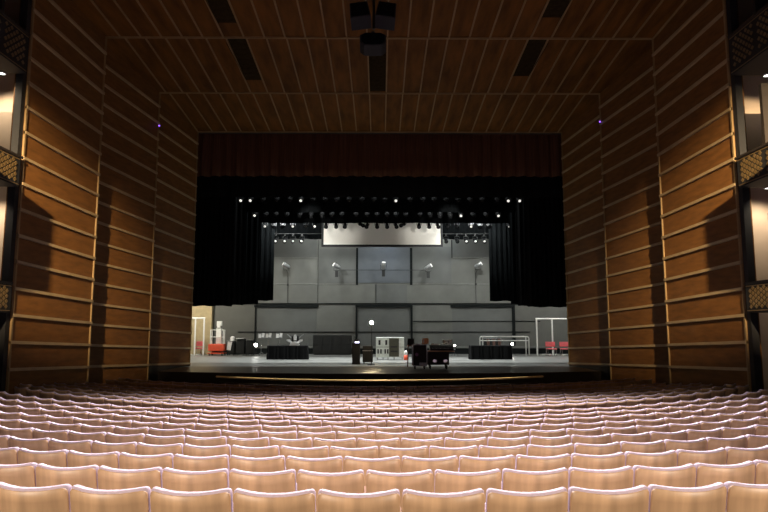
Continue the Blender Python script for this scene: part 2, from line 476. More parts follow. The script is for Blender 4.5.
# ------------------------------------------------------------------ hanging loudspeakers
def speaker(name, label, pxa, pxb, pya, pyb, Y, roll, tilt, depth, shape):
    a = P((pxa+pxb)/2, (pya+pyb)/2, Y); s = Y/FPX*0.97
    w = (pxb-pxa)*s; h = (pyb-pya)*s
    t = thing(name, label, 'loudspeaker', a, group='black loudspeakers hung from the ceiling')
    t.rotation_euler = (tilt, roll, 0)
    if shape == 'box': poly = [(-w/2, -h/2), (w/2, -h/2), (w*0.44, h/2), (-w*0.44, h/2)]
    else: poly = [(-w/2, -h*.22), (-w*.34, -h/2+.02), (0, -h/2), (w*.34, -h/2+.02), (w/2, -h*.22), (w/2, h*.30), (w*.30, h/2), (-w*.30, h/2), (-w/2, h*.30)]
    mb = MB(); mb.prism(poly, -depth/2, depth/2); mb.build('cabinet', M['black'], t, bevel=0.015)
    mb = MB(); mb.prism([(x*0.88, z*0.88) for x, z in poly], -depth/2-0.02, -depth/2-0.001); mb.build('grille', M['velour'], t)
    mb = MB(); mb.box(-0.05, 0.05, -0.05, 0.05, h/2-0.01, h/2+0.22); mb.build('bracket', M['darkgrey'], t)
    return a
speaker('hanging_loudspeaker', 'black hanging loudspeaker at ceiling centre, left of the upper pair', 349, 371, 6, 26, 17.6, math.radians(-8), math.radians(-15), 0.55, 'box')
speaker('hanging_loudspeaker', 'black hanging loudspeaker at ceiling centre, right of the upper pair', 375, 397, 6, 26, 17.6, math.radians(8), math.radians(-15), 0.55, 'box')
speaker('hanging_loudspeaker', 'black rounded loudspeaker hanging below the upper pair at ceiling centre', 359, 387, 36, 53, 18.0, 0, math.radians(-15), 0.5, 'hex')
t = thing('speaker_mount', 'dark steel drop frame that carries the three hanging loudspeakers', 'mount', (X_at(373, 18.1), 18.35, ceil_z(18.35)+0.02))
mb = MB(); mb.tube([(0, 0, 0.0), (0, 0, -1.35)], 0.045); mb.build('drop_pole', M['darkgrey'], t)
mb = MB(); mb.box(-0.6, 0.6, -0.45, -0.37, -0.12, -0.06); mb.box(-0.05, 0.05, -0.4, 0.05, -0.12, -0.06); mb.build('crossbar', M['darkgrey'], t)

# purple indicator lamps on the second portal edges
for px, lab, sx in ((156, 'tiny purple indicator lamp on the left portal edge', -1), (603, 'tiny purple indicator lamp on the right portal edge', 1)):
    a = P(px, 126 if sx < 0 else 122, 26.1)
    t = thing('indicator_lamp', lab, 'light', (sx*9.48, 26.1, a.z), group='purple lamps on the portal')
    mb = MB(); mb.box(-0.03, 0.03, -0.03, 0.03, -0.05, 0.05); mb.build('housing', M['black'], t)
    mb = MB(); mb.lathe([(0, -0.03), (0.028, -0.02), (0.032, 0), (0.028, 0.02), (0, 0.03)], (0, -0.045, 0)); mb.build('lens', M['purple'], t, smooth=True)

# ------------------------------------------------------------------ stage
def arc_front(yc, R, xs): return [(x, yc+R-math.sqrt(R*R-x*x)) for x in xs]
xs = [-9.4+18.8*i/40 for i in range(41)]
front = arc_front(25.6, 32, xs)
mb = MB(); n = len(front)
vs = [(x, y, STAGE) for x, y in front]+[(x, 30.6, STAGE) for x, y in front]+[(x, y, -0.1) for x, y in front]
mb.verts(vs, [(i, i+1, n+i+1, n+i) for i in range(n-1)])
ap = struct(mb.build('floor_stage_apron', M['apron']))
mb = MB()
vs = [(x, y, STAGE-0.002) for x, y in front]+[(x, y, -0.1) for x, y in front]+[(x, y-0.05, STAGE-0.002) for x, y in front]+[(x, y-0.05, -0.1) for x, y in front]
fs = []
for i in range(n-1):
    fs += [(i, n+i, n+i+1, i+1), (2*n+i, 2*n+i+1, 3*n+i+1, 3*n+i), (i, i+1, 2*n+i+1, 2*n+i)]
mb.verts(vs, fs); mb.build('stage_front', M['darkbase'], ap)
mb = MB(); mb.box(-17, 17, 30.6, 46.2, STAGE-0.5, STAGE); struct(mb.build('floor_stage', M['stagefloor']))
# orchestra rail with a low pit wall
xs2 = [-6.0+12.0*i/48 for i in range(49)]
def rail_y(x): return 21.45+10.5-math.sqrt(10.5**2-x*x)
RZ = EYE-1.735
t = thing('orchestra_rail', 'curved brass handrail along the orchestra pit before the stage', 'railing', (0, 21.45, 0))
mb = MB(); mb.tube([(x, rail_y(x)-21.45, RZ) for x in xs2], 0.035); mb.build('handrail', M['brass'], t, smooth=True)
for px in (213, 245, 286, 327, 374, 422, 468, 507, 540):
    x = max(-6.0, min(6.0, (px-380)/FPX*22.2*1.02))
    y = rail_y(x)
    mb = MB(); mb.tube([(x, y-21.45, floor_z(x, y)), (x, y-21.45, RZ-0.02)], 0.014); mb.build('post', M['darkgrey'], t)
mb = MB(); n = len(xs2)
vs = [(x, rail_y(x)+0.35+dy, z) for dy in (0, 0.12) for z in (-0.2, 0.72) for x in xs2]
fs = []
for i in range(n-1):
    fs += [(i, i+1, n+i+1, n+i), (2*n+i, 3*n+i, 3*n+i+1, 2*n+i+1), (n+i, n+i+1, 3*n+i+1, 3*n+i)]
mb.verts(vs, fs); struct(mb.build('wall_orchestra_pit', M['darkbase']))

# stage house shell
YB = 45.5
mb = MB(); mb.box(-17, 17, YB, YB+0.4, 0, 18); bw = struct(mb.build('wall_stage_back', M['backwall']))
for sx, side in ((-1, 'left'), (1, 'right')):
    mb = MB(); mb.box(min(sx*17, sx*17.3), max(sx*17, sx*17.3), 30.9, YB+0.4, 0, 18); struct(mb.build('wall_stage_%s' % side, M['backwall2']))
    mb = MB(); mb.box(min(sx*9.70, sx*17.3), max(sx*9.70, sx*17.3), 31.02, 31.35, 0, 18); struct(mb.build('wall_proscenium_%s' % side, M['black']))
mb = MB(); mb.box(-17.3, 17.3, 31.02, YB+0.4, 18, 18.3); struct(mb.build('ceiling_stage', M['black']))
mb = MB(); mb.box(-9.9, 9.9, 31.02, 31.35, ceil_z(31)-0.02, 18); struct(mb.build('wall_proscenium_top', M['black']))

def onwall(m, pxa, pxb, pya, pyb, th, y=None):
    Y = YB-0.001 if y is None else y
    a = P(pxa, pyb, Y); b = P(pxb, pya, Y)
    m.box(a.x, b.x, Y-th, Y, a.z, b.z)
# panel fields
mb = MB()
for r in ((262, 317, 239, 257), (452, 496, 239, 257), (319, 356, 249, 283), (412, 451, 247, 283), (376, 407, 285, 303)): onwall(mb, *r, 0.03)
mb.build('panel_field', M['backwall2'], bw)
mb = MB(); onwall(mb, 358, 410, 246, 283, 0.04); mb.build('blue_bay', M['bluebay'], bw)
mb = MB()
for r in ((317.6, 318.6, 240, 303), (356, 358.2, 248, 285), (410, 412.2, 248, 285), (451.4, 452.2, 240, 258), (200, 530, 303.2, 304.4),
          (238, 530, 331.6, 332.4), (413, 540, 321, 321.7), (375.6, 376.2, 284.5, 303)): 
    onwall(mb, *r, 0.06)
mb.build('seam', M['seam'], bw)
mb = MB()
for r in ((262, 356, 283.6, 284.4), (412, 510, 283.6, 284.4), (275, 318, 257.5, 258.2), (452, 500, 257.5, 258.2)): onwall(mb, *r, 0.035)
mb.build('light_seam', M['lightseam'], bw)
mb = MB(); onwall(mb, 180, 590, 346, 348, 0.10); o = struct(mb.build('trim_back_wall_ledge', M['lightseam']))
mb = MB(); onwall(mb, 180, 590, 348.5, 357, 0.06); struct(mb.build('baseboard_stage_back', M['seam']))
# three framed openings low in the back wall
for k, (a, b) in enumerate(((254.5, 318.5), (355.5, 412.5), (450.5, 514.5))):
    mb = MB()
    onwall(mb, a, b, 305, 307.4, 0.14)
    if k != 1: pass
    if k != 2: onwall(mb, a, a+1.8, 307, 345, 0.14)
    if k != 0: onwall(mb, b-1.8, b, 307, 345, 0.14)
    d = struct(mb.build('door_%d' % (k+1), M['seam']))
    mb = MB(); onwall(mb, a+2, b-2, 307.6, 345.5, 0.02); mb.build('leaf', M['backwall2'], d)
# tan wall in the left wing
mb = MB()
a = P(186, 352, 44.9); b = P(213.5, 262, 44.9); mb.box(a.x-1.5, b.x, 44.9, 45.3, STAGE, b.z); struct(mb.build('wall_left_wing', M['tanwall']))

# ------------------------------------------------------------------ drapes
def drape(name, label, m, pxa, pxb, ztop, pyb, Y, folds, amp, group=None, cat='curtain'):
    a = P(pxa, pyb, Y); b = P(pxb, pyb, Y)
    x0, x1, z0 = a.x, b.x, a.z
    ph = random.random()*6
    def f(u, v):
        x = x0+(x1-x0)*u
        w = math.sin(u*folds*2*PI+ph)+0.35*math.sin(u*folds*4.7*PI+1.3*ph)
        zz = ztop+(z0-ztop)*v
        return (x, Y+amp*w*(0.55+0.45*v), zz+(0.02*math.sin(u*folds*1.7+ph) if v == 1 else 0))
    o = sheet(name, m, f, max(24, int(folds*10)), 6, 0.012)
    return tag(o, label, cat, group)
drape('valance', 'rust-red pleated house valance across the top of the stage opening', M['red'], 186, 576, ceil_z(31)+0.6, 176, 31.9, 34, 0.10, cat='curtain')
G = 'black masking curtains over the stage'
BORD = [(33.0, 197, 150, 620), (36.0, 212, 190, 570), (38.6, 223, 200, 560), (42.4, 239, 215, 545)]
nm = ['front', 'second', 'third', 'rearmost']
for (Y, py, a, b), w in zip(BORD, nm):
    drape('border_curtain', {'front': 'wide black border curtain hanging right behind the red valance', 'second': 'black border curtain behind the first row of stage lights',
          'third': 'black border curtain just above and in front of the white screen', 'rearmost': 'black border curtain nearest the grey back wall, above its panels'}[w],
          M['velour'] if w == 'front' else M['legcloth'], a, b, 16.5, py, Y, 26, 0.06, G)
LEG = [(33.4, 186, 232, 306, 'velour', 'broad black leg curtain at far left of the stage, nearest the audience'), (33.4, 528, 574, 307, 'velour', 'broad black leg curtain at far right of the stage, nearest the audience'),
       (35.3, 222, 243.5, 305, 'velour', 'black leg curtain second from the audience on the left'), (35.3, 518, 540, 306, 'velour', 'black leg curtain second from the audience on the right'),
       (38.0, 238, 258, 304, 'legcloth', 'dark leg curtain third from the audience on the left'), (38.0, 511, 528, 304, 'legcloth', 'dark leg curtain third from the audience on the right'),
       (41.0, 252, 273, 300.5, 'legcloth', 'dark leg curtain nearest the back wall on the left'), (41.0, 490, 516, 301, 'legcloth', 'dark leg curtain nearest the back wall on the right')]
for Y, a, b, py, m, lab in LEG:
    drape('leg_curtain', lab, M[m], a, b, 16.5, py, Y, max(4, (b-a)/5), 0.06, G)

# ------------------------------------------------------------------ screen
Ys = 40.2
a = P(323.5, 244.6, Ys); b = P(440.5, 222, Ys)
zt = b.z+2.2
t = thing('hanging_screen', 'white projection screen with black border hung above the stage', 'screen', ((a.x+b.x)/2, Ys, a.z))
w = (b.x-a.x)/2; h = zt-a.z
mb = MB(); mb.box(-w, w, -0.01, 0.01, 0, h); mb.build('cloth', M['screen'], t)
mb = MB(); bd = 0.15
mb.box(-w-bd*0.9, w+bd*0.9, -0.025, 0.015, -bd, -0.001); mb.box(-w-bd*0.9, -w-0.001, -0.025, 0.015, -0.001, h); mb.box(w+0.001, w+bd*0.9, -0.025, 0.015, -0.001, h)
mb.build('border', M['black'], t)
mb = MB(); mb.tube([(-w-0.1, 0, h+0.03), (w+0.1, 0, h+0.03)], 0.03); mb.build('batten', M['darkgrey'], t)

# ------------------------------------------------------------------ stage lights on pipes
def make_fixture(lit, name='stage_spotlight'):
    t = thing(name, 'x', 'stage light')
    mb = MB(); mb.box(-0.03, 0.03, -0.02, 0.02, -0.05, 0.09); mb.build('clamp', M['darkgrey'], t)
    mb = MB()
    mb.tube([(-0.15, 0, -0.32), (-0.15, 0, -0.08), (-0.10, 0, -0.05), (0.10, 0, -0.05), (0.15, 0, -0.08), (0.15, 0, -0.32)], 0.014, 6); mb.build('yoke', M['darkgrey'], t)
    R = Matrix.Translation((0, 0, -0.33)) @ Matrix.Rotation(math.radians(122), 4, 'X')
    mb = MB(); mb.lathe([(0.06, -0.26), (0.10, -0.22), (0.115, -0.08), (0.09, 0.02), (0.115, 0.10), (0.135, 0.24), (0.12, 0.24), (0.10, 0.12)], mtx=R, n=12); mb.build('body', M['velour'], t, smooth=True)
    mb = MB(); mb.lathe([(0.0, 0.185), (0.06, 0.18), (0.075, 0.15), (0.0, 0.14)], mtx=R, n=12); mb.build('lens', M['led'] if lit else M['lens'], t, smooth=True)
    return t
dim = make_fixture(False); lit = make_fixture(True)
used = {0: False, 1: False}
ROWS = [(34.2, 199.5, [(241, 1), (251, 1), (263, 0), (277, 0), (290, 0), (301, 1), (313, 0), (325, 0), (337, 0), (349, 0), (362, 0), (374, 0), (385, 0), (396, 1), (410, 0), (423, 0), (434, 0), (446, 0), (458, 0), (470, 0), (482, 0), (497, 0), (508, 1), (519, 1)],
         'first row of stage lights'),
        (36.9, 214.5, [(255, 1), (266, 0), (276, 0), (287, 0), (300, 0), (311, 0), (322, 0), (332, 0), (342, 0), (356, 0), (367, 0), (377, 0), (387, 0), (396, 0), (406, 0), (420, 0), (430, 0), (440, 0), (450, 0), (461, 1), (473, 0), (486, 0), (498, 1)],
         'second row of stage lights'),
        (39.4, 225.3, [(265, 1), (274, 0), (283, 0), (293, 1), (306, 0), (315, 1), (326, 0), (336, 0), (345, 0), (358, 2), (367, 0), (377, 0), (387, 0), (396, 0), (406, 3), (419, 0), (429, 0), (438, 0), (448, 0), (457, 0), (471, 1), (480, 0), (489, 0), (509, 1)],
         'third row of stage lights'),
        (42.0, 240.0, [(268, 0), (276, 1), (285, 1), (293, 1), (302, 1), (446, 0), (457, 0), (466, 1), (475, 1), (484, 1), (493, 1)],
         'rearmost row of stage lights')]
for Y, py, L, rowname in ROWS:
    zc = P(384, py, Y).z           # where the lens shows
    zp = zc+0.36
    pa = P(L[0][0]-12, py, Y); pb = P(L[-1][0]+12, py, Y)
    tp = tag(MB().tube([(pa.x, Y, zp+0.066), (pb.x, Y, zp+0.066)], 0.024).build('lighting_pipe', M['darkgrey']), 'black pipe carrying the %s' % rowname.replace('row', 'row'), 'pipe', 'lighting pipes over the stage')
    # steel lines that hold the pipe
    for u in (0.08, 0.36, 0.64, 0.92):
        x = pa.x+(pb.x-pa.x)*u
        MB().tube([(x, 0, 0), (x, 0, 17.9-zp)], 0.006, 5).build('line', M['darkgrey'], tp).location = (0, Y, zp+0.092)
    n = len(L)
    for i, (px, st) in enumerate(L):
        l = 1 if st == 1 else 0
        src = lit if l else dim
        o = copy_tree(src) if used[l] else src
        used[l] = True
        o.location = (P(px, py, Y).x, Y, zp-0.05)
        tilt = random.uniform(-0.15, 0.15)
        if st == 2: o.rotation_euler = (0, -0.7, 0.3)
        elif st == 3: o.rotation_euler = (0, 0.7, -0.3)
        else: o.rotation_euler = (0, 0, tilt)
        pos = ('%s from the left' % ORD[i+1]) if i+1 <= (n+1)//2 else ('%s from the right' % ORD[n-i])
        o['label'] = '%s stage light in the %s, %s' % ('lit' if l else 'dark', rowname, pos)
        o['category'] = 'stage light'; o['group'] = 'stage lights on the overhead pipes'

# moving heads near the back wall
def back_light(px, py, label, pole, flip):
    Y = 44.6
    c = P(px, py, Y)
    t = thing('spotlight', label, 'stage light', (c.x, Y, c.z), group='spotlights along the back wall')
    R = Matrix.Rotation(flip*math.radians(60), 4, 'Y') @ Matrix.Rotation(math.radians(20), 4, 'X')
    mb = MB(); mb.lathe([(0.07, -0.30), (0.13, -0.24), (0.15, 0.0), (0.17, 0.22), (0.15, 0.25)], mtx=R, n=14); mb.build('head', M['grey'], t, smooth=True)
    mb = MB(); mb.lathe([(0.0, 0.262), (0.10, 0.262), (0.14, 0.252), (0.0, 0.251)], mtx=R, n=14); mb.build('lens', M['led'], t)
    mb = MB(); mb.tube([(-0.2, 0.22, 0.05), (-0.2, 0.24, -0.30), (0.2, 0.24, -0.30), (0.2, 0.22, 0.05)], 0.025, 6); mb.tube([(-0.2, 0.22, 0.0), (0.2, 0.22, 0.0)], 0.02, 6); mb.build('yoke', M['darkgrey'], t)
    if pole:
        zb = P(px, 303, Y).z
        dx = (-0.18 if px > 380 else 0.12)
        mb = MB(); mb.tube([(0, 0.24, -0.30), (dx, 0.24, -0.55), (dx, 0.24, zb-c.z)], 0.025, 6); mb.tube([(dx, 0.24, zb-c.z+0.05), (dx, 0.84, zb-c.z+0.05)], 0.02, 6)
        mb.box(dx-0.06, dx+0.06, 0.20, 0.28, -1.45, -1.3); mb.build('pole', M['darkgrey'], t)
    else:
        mb = MB(); mb.box(-0.11, 0.11, 0.16, 0.32, -0.78, -0.32); mb.build('base_box', M['darkgrey'], t)
back_light(286, 265.5, 'spotlight on a tall thin pole at the left of the grey back wall', True, -1)
back_light(336.5, 266, 'spotlight on the wall pipe, left of the blue-grey centre bay', False, -1)
back_light(383.5, 265.5, 'spotlight in the middle of the blue-grey centre bay', False, 0.1)
back_light(428.5, 267, 'spotlight on the wall pipe, right of the blue-grey centre bay', False, 1)
back_light(478.5, 265, 'spotlight on a tall thin pole at the right of the grey back wall', True, 1)
pa = P(340, 270, 44.95); pb = P(426, 270, 44.95)
t = thing('wall_pipe', 'thin horizontal pipe across the back wall holding three spotlights', 'pipe', (0, 44.95, pa.z))
mb = MB(); mb.tube([(pa.x, 0, 0), (pb.x, 0, 0)], 0.022, 6); mb.build('tube', M['darkgrey'], t)
for x in (pa.x+0.3, 0.3, pb.x-0.3):
    mb = MB(); mb.tube([(x, 0, 0), (x, 0.5, 0)], 0.018, 6); mb.build('bracket', M['darkgrey'], t)

# ------------------------------------------------------------------ things on the stage
def at(px, Y, z=STAGE): return Vector((X_at(px, Y), Y, z))
def S(Y): return Y/FPX*1.01
# white pipe frames at both wings
def pipe_frame(label, pxs, Y, toppy):
    t = thing('pipe_stand', label, 'frame', at(pxs[len(pxs)//2], Y), group='white pipe frames in the wings')
    x = [X_at(p, Y)-t.location.x for p in pxs]; h = Z_at(toppy, Y)-STAGE
    for q in x:
        mb = MB(); mb.tube([(q, 0, 0.0), (q, 0, h)], 0.055, 8); mb.build('post', M['white'], t)
    mb = MB(); mb.tube([(x[0]-0.055, 0, h), (x[-1]+0.055, 0, h)], 0.055, 8); mb.build('top_rail', M['white'], t)
    mb = MB()
    for q0, q1 in zip(x, x[1:]): mb.tube([(q0+0.15, 0, 0.05), (q1-0.15, 0, 0.05)], 0.045, 8)
    mb.build('bottom_rail', M['white'], t)
pipe_frame('tall white pipe frame in the left wing beside the tan wall', (180, 194.8, 203.6), 43.2, 318.3)
pipe_frame('tall white two-bay pipe frame in the right wing', (537, 552.5, 569), 43.2, 318.8)

def red_chair(px, Y, label, rz=0.0, wpx=9):
    t = thing('chair', label, 'chair', at(px, Y), rz, 'red chairs in the wings')
    w = wpx*S(Y)/2
    mb = MB(); mb.box(-w, w, 0.20, 0.27, 0.60, 0.93); mb.build('backrest', M['redcloth'], t, bevel=0.03)
    mb = MB(); mb.box(-w, w, -0.28, 0.20, 0.42, 0.50); mb.build('seat', M['redcloth'], t, bevel=0.03)
    for sx in (-1, 1):
        mb = MB(); mb.tube([(sx*(w-0.04), -0.24, 0), (sx*(w-0.04), -0.22, 0.42)], 0.018, 6); mb.build('leg', M['chrome'], t)
        mb = MB(); mb.tube([(sx*(w-0.04), 0.30, 0), (sx*(w-0.04), 0.19, 0.42), (sx*(w-0.04), 0.235, 0.62)], 0.018, 6); mb.build('leg', M['chrome'], t)
red_chair(551, 42.3, 'red upholstered chair by the white frame in the right wing, fully in view', wpx=9.5)
red_chair(565, 42.3, 'red upholstered chair in the right wing partly hidden by the portal', wpx=9.5)
red_chair(199, 44.0, 'red chair seen through the white frame in the left wing', wpx=7)

# personnel lift
Y = 43.0
t = thing('personnel_lift', 'orange-red personnel lift with white mast and cage in the left wing', 'lift', at(218, Y))
s = S(Y)
mb = MB(); mb.box(-0.56, 0.5, -0.4, 0.4, 0.30, 0.78); mb.build('base', M['redpaint'], t, bevel=0.05)
mb = MB(); mb.box(-0.58, 0.52, -0.45, -0.35, 0.12, 0.2); mb.box(-0.58, 0.52, 0.35, 0.45, 0.12, 0.2); mb.build('outrigger', M['redpaint'], t)
for sx in (-0.45, 0.4):
    for sy in (-0.40, 0.40):
        mb = MB(); mb.lathe([(0.09, -0.03), (0.10, 0), (0.09, 0.03)], mtx=Matrix.Translation((sx, sy, 0.10)) @ Matrix.Rotation(PI/2, 4, 'Y')); mb.build('wheel', M['black'], t)
mb = MB(); mb.box(-0.16, 0.18, 0.05, 0.28, 0.78, 1.85); mb.box(-0.10, 0.12, 0.0, 0.22, 1.85, 2.0); mb.box(-0.13, 0.20, 0.03, 0.28, 2.0, 2.32); mb.build('mast', M['white'], t, bevel=0.02)
mb = MB()
for x in (-0.42, 0.44):
    for y in (-0.35, 0.02): mb.tube([(x, y, 0.78), (x, y, 1.72)], 0.03, 6)
for z in (1.25, 1.72):
    mb.tube([(-0.42, -0.35, z), (0.44, -0.35, z)], 0.03, 6)
    for x in (-0.42, 0.44): mb.tube([(x, -0.35, z), (x, 0.02, z)], 0.03, 6)
mb.build('cage', M['white'], t)

# dark carts with covers
def cart(pxa, pxb, pyt, Y, label, top):
    w = (X_at(pxb, Y)-X_at(pxa, Y))/2; h = Z_at(pyt, Y)-STAGE
    t = thing('cart', label, 'cart', at((pxa+pxb)/2, Y), group='dark carts at the left of the back wall')
    mb = MB(); mb.prism([(-w, 0.14), (w, 0.14), (w, h*0.86), (w*0.8, h), (-w*0.75, h), (-w, h*0.9)], -0.35, 0.35); mb.build('cover', M['darkgrey'], t, bevel=0.03)
    mb = MB(); mb.tube([(-w*0.9, -0.3, h*0.95), (-w*0.9, -0.42, h*1.02), (w*0.9, -0.42, h*1.02), (w*0.9, -0.3, h*0.95)], 0.018, 6); mb.build('handle', M['grey'], t)
    for sx in (-w*0.75, w*0.75):
        for sy in (-0.27, 0.27):
            mb = MB(); mb.lathe([(0.06, -0.02), (0.07, 0), (0.06, 0.02)], mtx=Matrix.Translation((sx, sy, 0.07)) @ Matrix.Rotation(PI/2, 4, 'Y'), n=10); mb.box(sx-0.03, sx+0.03, sy-0.03, sy+0.03, 0.10, 0.145); mb.build('caster', M['black'], t)
    return t, w, h
c0, w, h = cart(228, 235.5, 341, 43.3, 'dark cart under a pale grey cloth bundle, beside the red lift', True)
cart(237.5, 245.5, 338.8, 43.3, 'dark covered cart with a pale top edge, second right of the red lift', False)
cart(247, 254, 340, 43.3, 'black covered cart closest to the left floodlight', False)
cl = MB()
cl.lathe([(0.0, 0.30), (0.12, 0.27), (0.16, 0.16), (0.14, 0.04), (0.20, -0.02)], (0.07, -0.05, 0.06), n=12)
cb = cl.build('cloth_bundle', M['paper'], smooth=True); cb.location = (c0.location.x, 43.3, STAGE+h-0.03)
cl = MB(); cl.prism([(-w*1.02, h*0.4), (w*0.1, h*0.35), (w*0.5, h*0.98), (-w*0.7, h*0.98)], -0.375, -0.36); cl.build('hanging_flap', M['paper'], cb).location = (0, 0, -(h-0.03))
tag(cb, 'pale cloth bundle lying over the dark cart beside the red lift', 'cloth')

# bright floodlights low on the stage
def flood(px, py, Y, label, r=0.12):
    c = P(px, py, Y); hgt = c.z-STAGE
    t = thing('floodlight', label, 'floodlight', (c.x, Y, STAGE), group='lit floodlights low on the stage')
    mb = MB()
    for k in range(3):
        a = k*2*PI/3+0.4; mb.tube([(0, 0, 0.25), (0.28*math.cos(a), 0.28*math.sin(a), 0.012)], 0.012, 6)
    mb.tube([(0, 0, 0.2), (0, 0, hgt-0.10)], 0.015, 6); mb.build('stand', M['darkgrey'], t)
    mb = MB(); mb.box(-r*1.35, r*1.35, -0.05, 0.07, hgt-r*0.8, hgt+r*0.8); mb.build('head', M['darkgrey'], t, bevel=0.02)
    mb = MB(); mb.lathe([(0, 0), (r*0.66, 0), (r*0.66, 0.015), (0, 0.02)], mtx=Matrix.Translation((0, -0.051, hgt)) @ Matrix.Rotation(PI/2, 4, 'X')); mb.build('face', M['flood'], t)
    return c
fl = [flood(256, 345, 42.6, 'bright floodlight beside the left music stands', 0.16), flood(512, 344, 42.8, 'bright floodlight by the white railing at right', 0.12), flood(454.5, 345.3, 42.4, 'small bright floodlight just right of the mixing desk', 0.07)]

# music stands
def music_stand(px, Y, label, rz, h=1.25):
    t = thing('music_stand', label, 'music stand', at(px, Y), rz, 'music stands left of the black table')
    mb = MB()
    for k in range(3):
        a = k*2*PI/3; mb.tube([(0, 0, 0.32), (0.30*math.cos(a), 0.30*math.sin(a), 0.012)], 0.014, 6)
    mb.build('tripod', M['chrome'], t)
    mb = MB(); mb.tube([(0, 0, 0.25), (0, 0, h)], 0.016, 6); mb.build('pole', M['chrome'], t)
    R = Matrix.Translation((0, 0, h)) @ Matrix.Rotation(math.radians(-10), 4, 'X')
    mb = MB(); mb.box(-0.22, 0.22, 0.0, 0.02, -0.06, 0.28, R); mb.box(-0.22, 0.22, -0.06, 0.0, -0.06, -0.045, R); mb.build('desk', M['grey'], t)
    mb = MB(); mb.box(-0.19, -0.01, -0.012, -0.002, -0.04, 0.21, R); mb.box(0.0, 0.16, -0.016, -0.006, 0.02, 0.30, R @ Matrix.Rotation(0.25, 4, 'Y')); mb.build('sheet_music', M['paper'], t)
music_stand(261.3, 41.6, 'music stand with pale sheets, leftmost of the three left of the black table', 0.25)
music_stand(268.3, 41.9, 'music stand with pale sheets, second from left of the three', -0.2)
music_stand(279.0, 42.2, 'music stand with pale sheets standing directly behind the left black table', 0.1)

# draped tables
def draped_table(pxa, pxb, Y, label, label2):
    x0, x1 = X_at(pxa, Y), X_at(pxb, Y); w = (x1-x0)/2; h = Z_at(345.4, Y)-STAGE; dp = 0.40
    t = thing('folding_table', label2, 'table', at((pxa+pxb)/2, Y), group='tables under black cloths')
    mb = MB(); mb.box(-w+0.06, w-0.06, -dp+0.05, dp-0.05, h-0.05, h-0.015); mb.build('tabletop', M['darkgrey'], t)
    for sx in (-1, 1):
        for sy in (-1, 1):
            mb = MB(); mb.tube([(sx*(w-0.2), sy*(dp-0.12), 0), (sx*(w-0.2), sy*(dp-0.12), h-0.05)], 0.018, 6); mb.build('leg', M['grey'], t)
    # cloth
    per = []
    N = 96
    L = 2*(2*w+2*dp)
    for i in range(N):
        d = i/N*L
        if d < 2*w: per.append((-w+d, -dp, 0, -1))
        elif d < 2*w+2*dp: per.append((w, -dp+d-2*w, 1, 0))
        elif d < 4*w+2*dp: per.append((w-(d-2*w-2*dp), dp, 0, 1))
        else: per.append((-w, dp-(d-4*w-2*dp), -1, 0))
    mb = MB(); vs = []
    lv = [h-0.005, h*0.98-0.01, h*0.55, 0.012]
    for j, z in enumerate(lv):
        for i, (x, y, nx_, ny_) in enumerate(per):
            o = 0.010*j+(0.030*j/3)*(1+math.sin(i*2*PI/N*22+1.7*math.sin(i*0.7)))
            vs.append((x+nx_*o, y+ny_*o, z))
    fs = [(j*N+i, j*N+(i+1) % N, (j+1)*N+(i+1) % N, (j+1)*N+i) for j in range(3) for i in range(N)]
    fs.append(tuple(range(N)))
    mb.verts(vs, fs); o = mb.build('tablecloth', M['tablecloth']); o.location = t.location
    tag(o, label, 'tablecloth', 'black floor-length tablecloths')
    return t, h
tl, hl = draped_table(268.5, 307.5, 37.6, 'black floor-length cloth over the left stage table, white device on top', 'long table hidden under the left black cloth')
draped_table(470, 509.5, 37.6, 'black floor-length cloth over the right stage table, before the white railing', 'long table hidden under the right black cloth')
# device with white flaps on the left table
c = P(295, 345.2, 37.6)
t = thing('table_device', 'black tabletop device with splayed white flaps on the left black table', 'device', (c.x, 37.6, STAGE+hl+0.002))
mb = MB(); mb.box(-0.30, 0.30, -0.14, 0.16, 0.0, 0.22); mb.box(-0.22, 0.22, 0.02, 0.10, 0.22, 0.56); mb.build('body', M['black'], t, bevel=0.02)
mb = MB(); mb.prism([(-0.08, 0.30), (0.08, 0.30), (0.10, 0.52), (0.03, 0.64), (-0.06, 0.62), (-0.10, 0.50)], -0.03, 0.015); mb.build('centre_panel', M['paper'], t)
for sx in (-1, 1):
    mb = MB(); mb.prism([(sx*0.12, 0.18), (sx*0.20, 0.13), (sx*0.48, 0.26), (sx*0.46, 0.36), (sx*0.30, 0.34)], -0.20, -0.17); mb.build('flap', M['paper'], t)
    mb = MB(); mb.tube([(sx*0.2, 0.06, 0.4), (sx*0.38, 0.06, 0.58), (sx*0.5, 0.06, 0.66)], 0.018, 6); mb.build('arm', M['grey'], t)
mb = MB(); mb.prism([(0.30*math.cos(q*PI/10), 0.24*math.sin(q*PI/10)) for q in range(11)], -0.24, -0.145); mb.build('front_hood', M['paper'], t)

# long dark cabinet by the back wall
Y = 44.4
xa, xb = X_at(313.5, Y), X_at(351.5, Y)
t = thing('storage_cabinet', 'long dark grey cabinet against the back wall left of the bare bulb', 'cabinet', ((xa+xb)/2, Y, STAGE))
w = (xb-xa)/2; h = Z_at(335.2, Y)-STAGE
mb = MB(); mb.box(-w, w, -0.35, 0.4, 0.06, h); mb.box(-w+.05, w-.05, -0.28, 0.38, 0, 0.06); mb.build('body', M['darkgrey'], t)
for i in range(4):
    x = -w+2*w*i/4
    for z0, z1 in ((0.10, h*0.5-0.03), (h*0.5+0.03, h-0.06)):
        mb = MB(); mb.box(x+0.02, x+w/2-0.02, -0.372, -0.352, z0, z1); d = mb.build('door', M['darkgrey'], t)
        mb = MB(); mb.box(x+w/2-0.12, x+w/2-0.09, -0.395, -0.373, (z0+z1)/2-0.06, (z0+z1)/2+0.06); mb.build('handle', M['black'], d)

